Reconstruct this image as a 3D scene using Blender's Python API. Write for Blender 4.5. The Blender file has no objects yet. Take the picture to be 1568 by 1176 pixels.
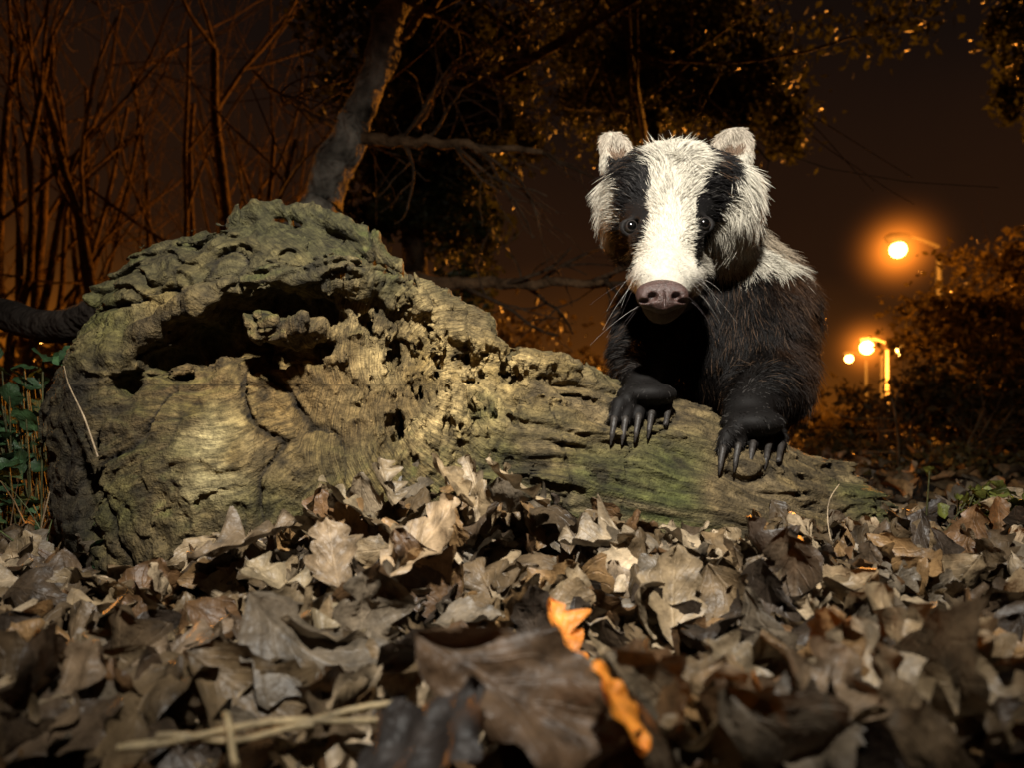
import bpy, math, random, time
import numpy as np
T0=time.time()
rng=np.random.default_rng(7); random.seed(7)
sc=bpy.context.scene
CZ=0.22; F=1045.0
def S(u,v,d):
    """pixel (u,v) unprojected at depth d in metres -> world metres"""
    return np.array([(u-784.0)/F*d, d, CZ+(640.0-v)/F*d])
# ------------------------------------------------------------ noise
_tab=rng.random((64,64,64)).astype(np.float32)
def vnoise(P):
    i=np.floor(P).astype(np.int32); f=(P-i).astype(np.float32); f=f*f*(3-2*f)
    x0,y0,z0=(i[:,0]&63),(i[:,1]&63),(i[:,2]&63); x1,y1,z1=(x0+1)&63,(y0+1)&63,(z0+1)&63
    fx,fy,fz=f[:,0],f[:,1],f[:,2]
    a=_tab[x0,y0,z0]*(1-fx)+_tab[x1,y0,z0]*fx
    b=_tab[x0,y1,z0]*(1-fx)+_tab[x1,y1,z0]*fx
    c=_tab[x0,y0,z1]*(1-fx)+_tab[x1,y0,z1]*fx
    d=_tab[x0,y1,z1]*(1-fx)+_tab[x1,y1,z1]*fx
    a=a*(1-fy)+b*fy; c=c*(1-fy)+d*fy
    return (a*(1-fz)+c*fz)*2-1
def fbm(P,o=4):
    r=0;a=1.0;t=0
    for k in range(o):
        r=r+a*vnoise(P*(2.03**k)+17.3*k); t+=a; a*=.5
    return r/t
# ------------------------------------------------------------ mesh utils
def mk_mesh(name,V,Q,cols=None,uv=None,smooth=True,mat=None,parent=None,vec=None):
    V=np.asarray(V,np.float32); Q=np.asarray(Q,np.int32)
    k=Q.shape[1]
    me=bpy.data.meshes.new(name)
    me.vertices.add(len(V)); me.vertices.foreach_set('co',V.ravel())
    me.loops.add(Q.size); me.loops.foreach_set('vertex_index',Q.ravel())
    me.polygons.add(len(Q)); me.polygons.foreach_set('loop_start',np.arange(0,Q.size,k,dtype=np.int32))
    me.polygons.foreach_set('loop_total',np.full(len(Q),k,np.int32))
    me.update(calc_edges=True)
    me.polygons.foreach_set('use_smooth',np.full(len(me.polygons),smooth))
    if cols is not None:
        c=np.ones((len(V),4),np.float32); c[:,:3]=cols
        a=me.color_attributes.new('col','FLOAT_COLOR','POINT'); a.data.foreach_set('color',c.ravel())
    if vec is not None:
        a=me.attributes.new('gco','FLOAT_VECTOR','POINT'); a.data.foreach_set('vector',np.asarray(vec,np.float32).ravel())
    if uv is not None:
        l=me.uv_layers.new(name='UVMap'); l.data.foreach_set('uv',np.asarray(uv,np.float32)[Q.ravel()].ravel())
    ob=bpy.data.objects.new(name,me); sc.collection.objects.link(ob)
    if mat: me.materials.append(mat)
    if parent: ob.parent=parent
    return ob
def empty(name):
    e=bpy.data.objects.new(name,None); sc.collection.objects.link(e); e.empty_display_size=.1; return e
class Acc:
    def __init__(s): s.V=[];s.Q=[];s.C=[];s.U=[];s.n=0
    def add(s,V,Q,c,uv=None):
        V=np.asarray(V,float); s.V.append(V); s.Q.append(np.asarray(Q)+s.n)
        c=np.asarray(c,float); s.C.append(np.tile(c,(len(V),1)) if c.ndim==1 else c)
        s.U.append(uv if uv is not None else np.zeros((len(V),2))); s.n+=len(V)
    def tube(s,pts,rad,c=(.1,.1,.1),sides=6):
        pts=np.asarray(pts,float); rad=np.asarray(rad,float); n=len(pts)
        tg=np.gradient(pts,axis=0); tg/=np.linalg.norm(tg,axis=1)[:,None]+1e-9
        up=np.array([.31,.2,.93]);
        a=np.cross(tg,up); a/=np.linalg.norm(a,axis=1)[:,None]+1e-9; b=np.cross(tg,a)
        th=np.linspace(0,2*math.pi,sides,endpoint=False)
        V=(pts[:,None,:]+rad[:,None,None]*(np.cos(th)[None,:,None]*a[:,None,:]+np.sin(th)[None,:,None]*b[:,None,:])).reshape(-1,3)
        i=np.arange(n-1)[:,None]*sides; j=np.arange(sides)[None,:]; j2=(j+1)%sides
        Q=np.stack([i+j,i+j2,i+sides+j2,i+sides+j],-1).reshape(-1,4)
        s.add(V,Q,c)
    def build(s,name,**k):
        return mk_mesh(name,np.concatenate(s.V),np.concatenate(s.Q),np.concatenate(s.C),np.concatenate(s.U),**k)
def surface_nets(f,org,h):
    ins=f<0
    nx,ny,nz=f.shape
    cnt=np.zeros((nx-1,ny-1,nz-1),np.int8)
    for a in (0,1):
        for b in (0,1):
            for c in (0,1):
                cnt+=ins[a:nx-1+a,b:ny-1+b,c:nz-1+c]
    act=np.argwhere((cnt>0)&(cnt<8)); idx=-np.ones(cnt.shape,np.int32); idx[act[:,0],act[:,1],act[:,2]]=np.arange(len(act))
    cor=[(a,b,c) for a in(0,1) for b in(0,1) for c in(0,1)]
    val={c:f[act[:,0]+c[0],act[:,1]+c[1],act[:,2]+c[2]] for c in cor}
    s=np.zeros((len(act),3)); n=np.zeros(len(act))
    for c in cor:
        for ax in range(3):
            if c[ax]==0:
                d=list(c); d[ax]=1; d=tuple(d); v0,v1=val[c],val[d]
                m=(v0<0)!=(v1<0); t=np.where(m,v0/np.where(m,v0-v1,1),0)
                p=np.tile(np.array(c,float),(len(act),1)); p[:,ax]=t
                s[m]+=p[m]; n+=m
    V=(act+s/n[:,None])*h+org
    Qs=[]
    for ax in range(3):
        a=[slice(None)]*3; b=[slice(None)]*3; a[ax]=slice(0,-1); b[ax]=slice(1,None)
        A=ins[tuple(a)];B=ins[tuple(b)]
        e=np.argwhere(A!=B); o1,o2=[k for k in range(3) if k!=ax]
        e=e[(e[:,o1]>0)&(e[:,o2]>0)&(e[:,o1]<f.shape[o1]-1)&(e[:,o2]<f.shape[o2]-1)]
        sg=A[e[:,0],e[:,1],e[:,2]]
        def ci(d1,d2):
            q=e.copy(); q[:,o1]-=d1; q[:,o2]-=d2; return idx[q[:,0],q[:,1],q[:,2]]
        q=np.stack([ci(1,1),ci(0,1),ci(0,0),ci(1,0)],1)
        flip=sg if ax!=1 else ~sg
        q=np.where(flip[:,None],q,q[:,::-1]); Qs.append(q)
    Q=np.concatenate(Qs); Q=Q[(Q>=0).all(1)]
    return V,Q
def vnormals(V,Q):
    n=np.cross(V[Q[:,2]]-V[Q[:,0]],V[Q[:,3]]-V[Q[:,1]]); N=np.zeros_like(V)
    for k in range(4): 
        for a in range(3): N[:,a]+=np.bincount(Q[:,k],n[:,a],len(V))
    return N/(np.linalg.norm(N,axis=1)[:,None]+1e-12)
def sparse_field(fn,org,h,dims,detail=None,marg=.034):
    """evaluate fn coarsely, then at full resolution only near the surface"""
    K=4; dc=[d//K for d in dims]
    ax=[(org[i]+(np.arange(dc[i])*K+1.5)*h) for i in range(3)]
    fc=fn([ax[0][:,None,None],ax[1][None,:,None],ax[2][None,None,:]])
    f=np.repeat(np.repeat(np.repeat(fc.astype(np.float32),K,0),K,1),K,2)
    I=np.argwhere(np.abs(f)<marg); P=org+I*h
    val=fn([P[:,0],P[:,1],P[:,2]])
    if detail is not None: 
        mm=np.abs(val)<.03; val[mm]+=detail(P[mm])
    f[I[:,0],I[:,1],I[:,2]]=val
    return f
# ------------------------------------------------------------ sdf prims
def smin(a,b,k):
    h=np.clip(.5+.5*(b-a)/k,0,1); return b*(1-h)+a*h-k*h*(1-h)
def smax(a,b,k): return -smin(-a,-b,k)
def ell(X,c,r):
    q=[(X[i]-c[i]) for i in range(3)]
    k0=np.sqrt(sum((q[i]/r[i])**2 for i in range(3))); k1=np.sqrt(sum((q[i]/r[i]**2)**2 for i in range(3)))+1e-6
    return k0*(k0-1)/k1
def cone(X,a,b,ra,rb):
    ba=b-a; l=ba.dot(ba)
    h=np.clip(sum((X[i]-a[i])*ba[i] for i in range(3))/l,0,1)
    return np.sqrt(sum((X[i]-a[i]-ba[i]*h)**2 for i in range(3)))-(ra+(rb-ra)*h)
# ------------------------------------------------------------ LOG
TR=[(620,735,.80,.125),(800,728,.82,.142),(1000,782,.82,.130),(1100,812,.82,.122),(1240,850,.82,.108),(1385,905,.83,.070)]
def log_coarse(X):
    d=ell(X,S(425,685,.86),(.253,.205,.280))
    d=smax(d,(-(X[1]-.700)+(X[2]-.20)*.16)*.98,.02)
    t=None
    for a,b in zip(TR[:-1],TR[1:]):
        c=cone(X,S(*a[:3]),S(*b[:3]),a[3],b[3]); t=c if t is None else smin(t,c,.015)
    d=smin(d,t,.03)
    d=smin(d,ell(X,S(355,730,.76),(.125,.085,.11)),.03)
    d=smin(d,ell(X,S(305,735,.70),(.026,.030,.035)),.02)
    d=smin(d,ell(X,S(690,525,.82),(.05,.09,.03)),.02)
    return d
def log_sdf(X):
    d=log_coarse(X)
    lip=[(120,660,.765),(160,590,.745),(235,508,.715),(310,462,.700),(420,425,.70),(500,418,.705),(560,432,.72),(640,470,.74)]
    for a,b in zip(lip[:-1],lip[1:]): d=smin(d,cone(X,S(*a),S(*b),.015,.015),.012)
    for (u,v,dd,rx,rz) in [(200,590,.72,.022,.016),(245,550,.71,.028,.020),(300,520,.71,.035,.026),(365,503,.71,.038,.032),(425,480,.72,.032,.026),(482,482,.72,.023,.028),(480,530,.72,.032,.024),(420,542,.71,.03,.014),
        (545,432,.74,.015,.010),(595,548,.71,.014,.022),(655,515,.73,.016,.024),(560,500,.72,.008,.020),(640,600,.71,.012,.024),(262,578,.70,.016,.008),(720,585,.73,.024,.012),(690,640,.71,.010,.026),(610,650,.70,.008,.02),(665,560,.72,.010,.03),(770,572,.72,.022,.008),(740,640,.71,.03,.006),(870,590,.73,.02,.006)]:
        d=smax(d,-ell(X,S(u,v,dd),(rx,.085,rz)),.004)
    gr=[(195,590,.71),(165,650,.71),(150,720,.71),(140,800,.70),(165,880,.68)]
    for a,b in zip(gr[:-1],gr[1:]): d=smax(d,-cone(X,S(*a),S(*b),.013,.011),.005)
    d=smin(d,ell(X,S(455,508,.705),(.034,.045,.011)),.006)
    d=smin(d,ell(X,S(410,490,.715),(.012,.04,.010)),.006)
    r2=[(150,455,.80),(245,385,.80),(300,362,.80),(400,326,.81),(480,328,.81),(565,372,.79),(620,418,.77),(690,470,.76),(740,500,.76)]
    for a,b in zip(r2[:-1],r2[1:]): d=smin(d,cone(X,S(*a),S(*b),.014,.014),.004)
    r3=[(740,520,.74),(800,555,.73),(860,568,.74),(935,598,.76)]
    for a,b in zip(r3[:-1],r3[1:]): d=smin(d,cone(X,S(*a),S(*b),.013,.007),.005)
    return d
tdir=S(1240,850,.82)-S(700,730,.82); tdir/=np.linalg.norm(tdir); tb=np.array([0,1.,0]); tc_=np.cross(tdir,tb)
C0=S(650,590,.72)
def crumb(P):
    c1=S(612,560,.72); q=((P[:,0]-c1[0])/.062)**2+((P[:,2]-c1[2])/.095)**2
    c2=S(715,610,.72); q2=((P[:,0]-c2[0])/.05)**2+((P[:,2]-c2[2])/.055)**2
    c3=S(810,562,.72); q3=((P[:,0]-c3[0])/.10)**2+((P[:,2]-c3[2])/.016)**2
    return np.clip(np.exp(-q)*1.1+.9*np.exp(-q2)+.8*np.exp(-q3),0,1)
def gcoord(P):
    dx=P[:,0]-C0[0]; dz=P[:,2]-C0[2]; r=np.sqrt(dx*dx+dz*dz)+.02; th=np.arctan2(dz,dx)
    wv=fbm(P*8+50,2)*.35
    st=np.stack([r*22,(th+wv)*np.minimum(r,.16)*110+0*r,P[:,1]*30],1)
    pt=np.stack([P@tdir*10,P@tb*95,P@tc_*95+fbm(P*9,2)*4],1)
    k=(P[:,0]>-.05)[:,None]
    return np.where(k,pt,st)
def crackf(P):
    Pw=P+np.stack([fbm(P*14+3,2),fbm(P*14+33,2),fbm(P*14+63,2)],1)*.025
    v=np.abs(fbm(Pw*np.array([9,9,7])+7,2)); a=np.exp(-(v/.02)**2)
    v2=np.abs(fbm(Pw*np.array([24,24,24])+27,2)); b=np.exp(-(v2/.03)**2)
    return a,b
def log_detail(P):
    W=crumb(P); trunk=np.clip((P[:,0]+.07)/.08,0,1)
    G=gcoord(P); g=fbm(G*.5,3)
    n1=fbm(P*13,4)*.018
    n2=fbm(P*70,2)
    st=fbm(P*np.array([62,62,34])+3,3); st2=fbm(P*np.array([34,34,24])+13,2)
    endr=np.clip((P[:,0]-.42)/.08,0,1)
    a,b=crackf(P)
    paw=np.exp(-((P[:,0]-.20)/.12)**2)
    out=n1*(1-.45*trunk)*(1-.4*paw*trunk)+(1-W)*(g*(.003+.011*trunk)+n2*(.002-.001*trunk))+W*(np.abs(st)*.050+np.abs(st2)*.030-.019)+endr*np.abs(n2)*.02+(a*.008*(1-.4*trunk)+b*.003*(1-trunk))*(1-W)
    rz=np.clip((P[:,2]-.30)/.06,0,1)
    lv=fbm(P*9+5,3)*5+P[:,2]*12; s_=lv-np.floor(lv); out+=rz*(1-trunk)*(np.clip(s_,0,.9)/.9-np.clip((s_-.9)/.1,0,1)-.4)*.008
    PTw=np.stack([P@tdir*5,P@tb*16,P@tc_*16],1)
    lt=fbm(PTw+25,3)*4+(P@tc_)*22; s_=lt-np.floor(lt); out+=trunk*(np.clip(s_,0,.9)/.9-np.clip((s_-.9)/.1,0,1)-.4)*.008*(1-.5*paw)
    fl=fbm(P*10+71,3)*5; s_=fl-np.floor(fl); out+=(1-trunk)*(1-rz)*(1-W)*(np.clip(s_,0,.93)/.93-np.clip((s_-.93)/.07,0,1)-.4)*.005
    return out
h=.0027
V,Q=surface_nets(sparse_field(log_sdf,np.array([-.64,.50,-.04]),h,(452,236,200),log_detail),np.array([-.64,.50,-.04]),h)
N=vnormals(V,Q)
W=crumb(V); trunk=np.clip((V[:,0]+.07)/.08,0,1)
G=gcoord(V)
V+=N*(fbm(V*230,2)*.0014*(1+W*1.2-.4*trunk) + fbm(G*1.7,2)*(.0008+.0016*trunk)*(1-W))[:,None]
def mix(a,b,t): return a*(1-t[:,None])+np.array(b)*t[:,None]
c=np.tile(np.array([.120,.088,.038]),(len(V),1))
g=np.clip(fbm(V*9+40,3)*2.8+.2,0,1); c=mix(c,(.070,.072,.018),g*.85)
g=np.clip(fbm(V*14+80,3)*3.0-.1,0,1); c=mix(c,(.24,.165,.055),g*.75)
g=np.clip(fbm(V*11+120,3)*3.2-.1,0,1); c=mix(c,(.042,.031,.016),g*.8)
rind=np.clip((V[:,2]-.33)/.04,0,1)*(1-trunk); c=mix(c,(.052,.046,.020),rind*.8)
mt_=np.clip(fbm(V*12+151,3)*3-.1,0,1)*np.clip(N[:,2]*1.5,0,1); c=mix(c,(.055,.066,.014),mt_*.7)
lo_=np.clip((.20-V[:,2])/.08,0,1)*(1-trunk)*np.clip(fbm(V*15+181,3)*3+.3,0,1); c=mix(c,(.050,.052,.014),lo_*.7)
heart=np.exp(-(((V[:,0]-S(440,590,.7)[0])/.13)**2+((V[:,2]-S(440,600,.7)[2])/.06)**2)); c=mix(c,(.21,.125,.043),np.clip(heart,0,1)*.65)
kn=np.exp(-(((V[:,0]-S(320,710,.68)[0])/.032)**2+((V[:,2]-S(320,710,.68)[2])/.045)**2)); c=mix(c,(.46,.38,.19),kn*.9*np.clip(.6+fbm(V*40,2)*1.3,0,1))
c=mix(c,(.44,.32,.14),W*np.clip(.5+fbm(V*30+5,2)*1.5,0,1)*.85)
c=mix(c,(.090,.064,.030),trunk*.7*(1-W))
ms=np.clip(fbm(V*7+11,3)*2.4+.2,0,1)*trunk*np.clip((.25-V[:,2])/.07,0,1); c=mix(c,(.045,.062,.012),ms*.78)
gd=np.clip(fbm(G*.8+9,3)*2.4,0,1); c=mix(c,(.028,.020,.010),gd*.6*(1-W)*(.4+.6*trunk))
gl=np.clip(fbm(G*.8+59,3)*2.4-.2,0,1); c=mix(c,(.19,.14,.075),gl*.5*(1-W)*trunk)
ca_,cb_=crackf(V); c=mix(c,(.012,.009,.006),np.clip(ca_*.9+cb_*.55,0,1)*(1-W)*(1-.4*trunk))
dk=np.clip(fbm(V*35+9,3)*3-.6,0,1); c=mix(c,(.022,.016,.009),dk*.7)
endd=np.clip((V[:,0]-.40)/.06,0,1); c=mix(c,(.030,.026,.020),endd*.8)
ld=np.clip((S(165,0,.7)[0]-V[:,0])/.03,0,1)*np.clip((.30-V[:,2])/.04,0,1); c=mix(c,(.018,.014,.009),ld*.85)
c*=(1+.5*fbm(V*120,2))[:,None]
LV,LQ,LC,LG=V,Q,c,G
print('log',len(V),time.time()-T0)
# ------------------------------------------------------------ materials
def newmat(name):
    m=bpy.data.materials.new(name); m.use_nodes=True; nt=m.node_tree; b=nt.nodes['Principled BSDF']; return m,nt,b
def nd(nt,t,**k):
    n=nt.nodes.new(t)
    for a,b in k.items(): setattr(n,a,b)
    return n
def attr_mat(name,rough=.8,spec=.3,nscale=60,bump=.3,bdist=.002,amt=.35,transl=0,attr='col',det=5):
    m,nt,b=newmat(name); L=nt.links
    at=nd(nt,'ShaderNodeAttribute',attribute_name=attr)
    tc=nd(nt,'ShaderNodeTexCoord'); no=nd(nt,'ShaderNodeTexNoise'); no.inputs['Scale'].default_value=nscale; no.inputs['Detail'].default_value=det; no.inputs['Roughness'].default_value=.65
    L.new(tc.outputs['Object'],no.inputs['Vector'])
    mr=nd(nt,'ShaderNodeMapRange'); mr.inputs[1].default_value=.3; mr.inputs[2].default_value=.7; mr.inputs[3].default_value=1-amt; mr.inputs[4].default_value=1+amt
    L.new(no.outputs['Fac'],mr.inputs[0])
    vm=nd(nt,'ShaderNodeVectorMath',operation='SCALE'); L.new(at.outputs['Color'],vm.inputs[0]); L.new(mr.outputs[0],vm.inputs['Scale'])
    L.new(vm.outputs[0],b.inputs['Base Color'])
    b.inputs['Roughness'].default_value=rough; b.inputs['Specular IOR Level'].default_value=spec
    bp=nd(nt,'ShaderNodeBump'); bp.inputs['Strength'].default_value=bump; bp.inputs['Distance'].default_value=bdist
    if bump>0:
        no2=nd(nt,'ShaderNodeTexNoise'); no2.inputs['Scale'].default_value=nscale*3; no2.inputs['Detail'].default_value=det-1; L.new(tc.outputs['Object'],no2.inputs['Vector'])
        L.new(no2.outputs['Fac'],bp.inputs['Height']); L.new(bp.outputs[0],b.inputs['Normal'])
    if transl:
        tr=nd(nt,'ShaderNodeBsdfTranslucent'); L.new(vm.outputs[0],tr.inputs['Color']); mx=nd(nt,'ShaderNodeMixShader'); mx.inputs[0].default_value=transl
        L.new(b.outputs[0],mx.inputs[1]); L.new(tr.outputs[0],mx.inputs[2]); L.new(mx.outputs[0],nt.nodes['Material Output'].inputs[0])
    return m,nt,b,vm,bp
M_log,nt,b,vm,bp=attr_mat('rotten_wood',rough=.8,spec=.3,nscale=110,bump=.9,bdist=.004,amt=.5)
L=nt.links
ga=nd(nt,'ShaderNodeAttribute',attribute_name='gco'); gn=nd(nt,'ShaderNodeTexNoise'); gn.inputs['Scale'].default_value=2.0; gn.inputs['Detail'].default_value=5; gn.inputs['Roughness'].default_value=.7; L.new(ga.outputs['Vector'],gn.inputs['Vector'])
gb=nd(nt,'ShaderNodeBump'); gb.inputs['Strength'].default_value=.85; gb.inputs['Distance'].default_value=.004; L.new(gn.outputs['Fac'],gb.inputs['Height']); L.new(bp.outputs[0],gb.inputs['Normal']); L.new(gb.outputs[0],b.inputs['Normal'])
gm=nd(nt,'ShaderNodeMapRange'); gm.inputs[1].default_value=.38; gm.inputs[2].default_value=.62; gm.inputs[3].default_value=.5; gm.inputs[4].default_value=1.35; L.new(gn.outputs['Fac'],gm.inputs[0])
gs=nd(nt,'ShaderNodeVectorMath',operation='SCALE'); L.new(vm.outputs[0],gs.inputs[0]); L.new(gm.outputs[0],gs.inputs['Scale']); L.new(gs.outputs[0],b.inputs['Base Color'])
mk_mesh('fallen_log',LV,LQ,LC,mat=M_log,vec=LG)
M_bark=attr_mat('bark',rough=.9,spec=.2,nscale=14,bump=1,bdist=.02,amt=.7,det=3)[0]
M_fol=attr_mat('foliage',rough=.5,spec=.35,nscale=5,bump=0,amt=.4,transl=.35,det=2)[0]
M_leaf,nt,b,vm,bp=attr_mat('dead_leaf',rough=.48,spec=.4,nscale=70,bump=.6,bdist=.002,amt=.6,transl=.12,det=4)
L=nt.links
uvn=nd(nt,'ShaderNodeUVMap'); sp=nd(nt,'ShaderNodeSeparateXYZ'); L.new(uvn.outputs[0],sp.inputs[0])
ab=nd(nt,'ShaderNodeMath',operation='ABSOLUTE'); L.new(sp.outputs['X'],ab.inputs[0])
m1=nd(nt,'ShaderNodeMath',operation='MULTIPLY_ADD'); L.new(ab.outputs[0],m1.inputs[0]); m1.inputs[1].default_value=-.35; L.new(sp.outputs['Y'],m1.inputs[2])
m2=nd(nt,'ShaderNodeMath',operation='MULTIPLY'); L.new(m1.outputs[0],m2.inputs[0]); m2.inputs[1].default_value=44
sn=nd(nt,'ShaderNodeMath',operation='SINE'); L.new(m2.outputs[0],sn.inputs[0])
mrv=nd(nt,'ShaderNodeMapRange'); L.new(sn.outputs[0],mrv.inputs[0]); mrv.inputs[1].default_value=.86; mrv.inputs[2].default_value=1
mrm=nd(nt,'ShaderNodeMapRange'); L.new(ab.outputs[0],mrm.inputs[0]); mrm.inputs[1].default_value=.07; mrm.inputs[2].default_value=.02
mxv=nd(nt,'ShaderNodeMath',operation='MAXIMUM'); L.new(mrv.outputs[0],mxv.inputs[0]); L.new(mrm.outputs[0],mxv.inputs[1])
sc2=nd(nt,'ShaderNodeMath',operation='MULTIPLY_ADD'); L.new(mxv.outputs[0],sc2.inputs[0]); sc2.inputs[1].default_value=.25; sc2.inputs[2].default_value=1
vm2=nd(nt,'ShaderNodeVectorMath',operation='SCALE'); L.new(vm.outputs[0],vm2.inputs[0]); L.new(sc2.outputs[0],vm2.inputs['Scale']); L.new(vm2.outputs[0],b.inputs['Base Color'])
bp2=nd(nt,'ShaderNodeBump'); bp2.inputs['Strength'].default_value=.5; bp2.inputs['Distance'].default_value=.001; L.new(mxv.outputs[0],bp2.inputs['Height']); L.new(bp.outputs[0],bp2.inputs['Normal']); L.new(bp2.outputs[0],b.inputs['Normal'])
# ------------------------------------------------------------ ground
def gh(x,y):
    x=np.asarray(x,float);y=np.asarray(y,float)
    z=.015+.105*np.exp(-((x+.07)/.17)**2-((y-.66)/.16)**2)+.060*np.exp(-((x-.30)/.22)**2-((y-.60)/.16)**2)+.03*np.exp(-((x+.42)/.15)**2-((y-.55)/.2)**2)
    z+=.035*np.exp(-((y-.28)/.10)**2)*np.exp(-(x/.5)**2)+.05*np.exp(-((x-.62)/.14)**2-((y-.8)/.2)**2)
    z+=np.clip(1-(y-.2)/.8,0,1)*np.clip(y*4-.5,0,1)*.014*(np.sin(x*21+y*9)+np.sin(y*26-x*13+2))*.7
    far=np.clip((y-1.5)/6,0,1); z+=far*.06*np.sin(x*.9+1)*np.cos(y*.7)
    return z
gx=np.concatenate([-np.geomspace(80,2,24),np.linspace(-1.9,1.9,110),np.geomspace(2,80,24)])
gy=np.concatenate([-np.geomspace(40,.5,12),np.linspace(-.4,2.5,90),np.geomspace(2.6,150,40)])
XX,YY=np.meshgrid(gx,gy,indexing='ij'); ZZ=gh(XX,YY)-.012
n1_,n2_=XX.shape; ii=np.arange(n1_-1)[:,None]*n2_+np.arange(n2_-1)[None,:]
GQ=np.stack([ii,ii+n2_,ii+n2_+1,ii+1],-1).reshape(-1,4); GV=np.stack([XX,YY,ZZ],-1).reshape(-1,3)
mk_mesh('ground',GV,GQ,np.tile([.025,.018,.011],(len(GV),1)),mat=attr_mat('soil',rough=.95,nscale=25,bump=1,bdist=.02,amt=.6)[0])
# ------------------------------------------------------------ leaves
def leaf(acc,pos,L_,kind,yaw,tilt,roll,col,ns=20,ntt=7,curl=None,bend=None):
    s=np.linspace(0,1,ns)[:,None]; t=np.linspace(-1,1,ntt)[None,:]
    base=np.sin(math.pi*np.clip(s,0,1)**.85)**.75
    if kind==0:
        ph=random.random(); lob=np.abs(np.sin(math.pi*(s*3.5+.2+ph*.2)))**.8; w=base*(.22+.78*lob)*L_*.36
    elif kind==1: w=base*L_*(.20+.13*random.random())*(1+.08*np.sin(s*40))
    else:
        lob=np.abs(np.sin(math.pi*(s*4.5)))**.6; w=base*(.6+.4*lob)*L_*.33
    w=w+.0012
    asym=1+.25*np.sin(s*9+random.random()*6)*np.sign(t)
    q=t*w*asym
    y=(s-.5)*L_ + np.abs(t)*w*.35
    kc=curl if curl is not None else random.gauss(0,42); kb=bend if bend is not None else random.gauss(0,19)
    kc=kc if abs(kc)>1 else 1.; kb=kb if abs(kb)>1 else 1.
    kcv=kc*(1+.6*np.sin(s*5+random.random()*6))
    kcv=np.where(np.abs(kcv)<1,1,kcv)
    x=np.sin(q*kcv)/kcv; z=(1-np.cos(q*kcv))/kcv+np.abs(q)*random.uniform(-.1,.5)
    a1,a2,a3=[random.random()*6.3 for _ in range(3)]
    z=z+L_*.05*(np.sin(s*11+a1+t*2)*np.sin(t*4+a2)+.6*np.sin(s*23+t*5+a3))*np.abs(t)**.5
    yy=np.sin(y*kb)/kb-z*np.sin(y*kb); zz=(1-np.cos(y*kb))/kb+z*np.cos(y*kb)
    Pn=np.stack([x+0*y,yy,zz],-1).reshape(-1,3)
    cy,sy=math.cos(roll),math.sin(roll); Pn=Pn@np.array([[cy,0,sy],[0,1,0],[-sy,0,cy]]).T
    cx,sx=math.cos(tilt),math.sin(tilt); Pn=Pn@np.array([[1,0,0],[0,cx,-sx],[0,sx,cx]]).T
    cz,sz=math.cos(yaw),math.sin(yaw); Pn=Pn@np.array([[cz,-sz,0],[sz,cz,0],[0,0,1]]).T
    Pn+=pos
    i=np.arange(ns-1)[:,None]*ntt+np.arange(ntt-1)[None,:]
    Qn=np.stack([i,i+1,i+ntt+1,i+ntt],-1).reshape(-1,4)
    uv=np.stack([t+0*s,s+0*t],-1).reshape(-1,2)
    cc=np.array(col)[None,:]*(1-.25*(np.abs(uv[:,0])**3)[:,None])
    acc.add(Pn,Qn,cc,uv)
pal=[(.16,.11,.058),(.24,.175,.10),(.11,.075,.04),(.34,.26,.165),(.07,.047,.028),(.22,.13,.055),(.14,.11,.075),(.045,.032,.022),(.09,.062,.035),(.12,.065,.028)]
acc=Acc(); cnt=0; cam=np.array([0,0,CZ])
tries=0
while cnt<2300 and tries<9000:
    tries+=1
    y=random.uniform(.26,.98); x=random.uniform(-.82*y-.06,.82*y+.08); z=float(gh(x,y))+random.random()**1.5*.045
    p=np.array([x,y,z])
    if log_coarse(p)<.004: continue
    if np.linalg.norm(p-cam)<.26: continue
    if z>CZ-.30*y+.03 and y<.5: continue
    if y<.345 and -.22<x<.02 and z>.045: continue
    c=np.array(random.choice(pal))*random.uniform(.65,1.25)
    big=1.3 if y<.5 else 1
    leaf(acc,p,random.uniform(.030,.078)*big,random.choice([0,0,1,1,2]),random.random()*6.3,random.gauss(0,.85),random.gauss(0,.8),c); cnt+=1
def PL(u,v,d,Ln,kind,yaw,tilt,roll,col,curl=10,bend=6): leaf(acc,S(u,v,d),Ln,kind,yaw,tilt,roll,col,ns=34,ntt=13,curl=curl,bend=bend)
PL(648,835,.50,.085,2,-1.0,.75,.2,(.34,.24,.14),14,8)
PL(790,745,.58,.075,0,2.1,.6,-.2,(.36,.27,.16),12,8)
PL(690,740,.58,.065,0,.9,.7,.3,(.28,.20,.11))
PL(530,770,.56,.060,0,1.6,.7,.1,(.26,.20,.12))
PL(590,740,.60,.050,0,.6,.9,.3,(.20,.15,.09),20,10)
PL(510,850,.50,.06,2,.5,.9,-.2,(.24,.17,.10),20,10)
PL(375,835,.54,.085,0,-1.2,.3,.1,(.14,.10,.06))
PL(1095,860,.60,.055,2,.1,1.3,.2,(.40,.31,.2),25,10)
PL(1010,870,.59,.06,2,-1.0,1.1,-.3,(.36,.27,.18),20,10)
PL(960,850,.60,.055,2,.6,1.2,.3,(.26,.19,.12),20,10)
PL(1210,860,.61,.05,2,-.4,1.2,.3,(.20,.15,.10),20,10)
PL(1300,900,.60,.06,0,.8,1.0,.3,(.25,.18,.11),20,10)
PL(1450,885,.64,.075,0,1.4,.9,.2,(.55,.27,.09),16,8)
PL(820,1085,.275,.115,1,-1.85,-.42,.75,(.12,.075,.042),4,3)
PL(630,1155,.25,.070,1,-1.2,.6,.3,(.06,.05,.044),6,5)
PL(250,1010,.40,.085,0,-1.2,.35,.2,(.17,.12,.075),8,6)
PL(860,975,.385,.045,0,.5,.8,.3,(.75,.26,.04),18,10)
PL(945,1085,.255,.036,1,.75,.85,.3,(.95,.34,.04),10,8)
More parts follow.
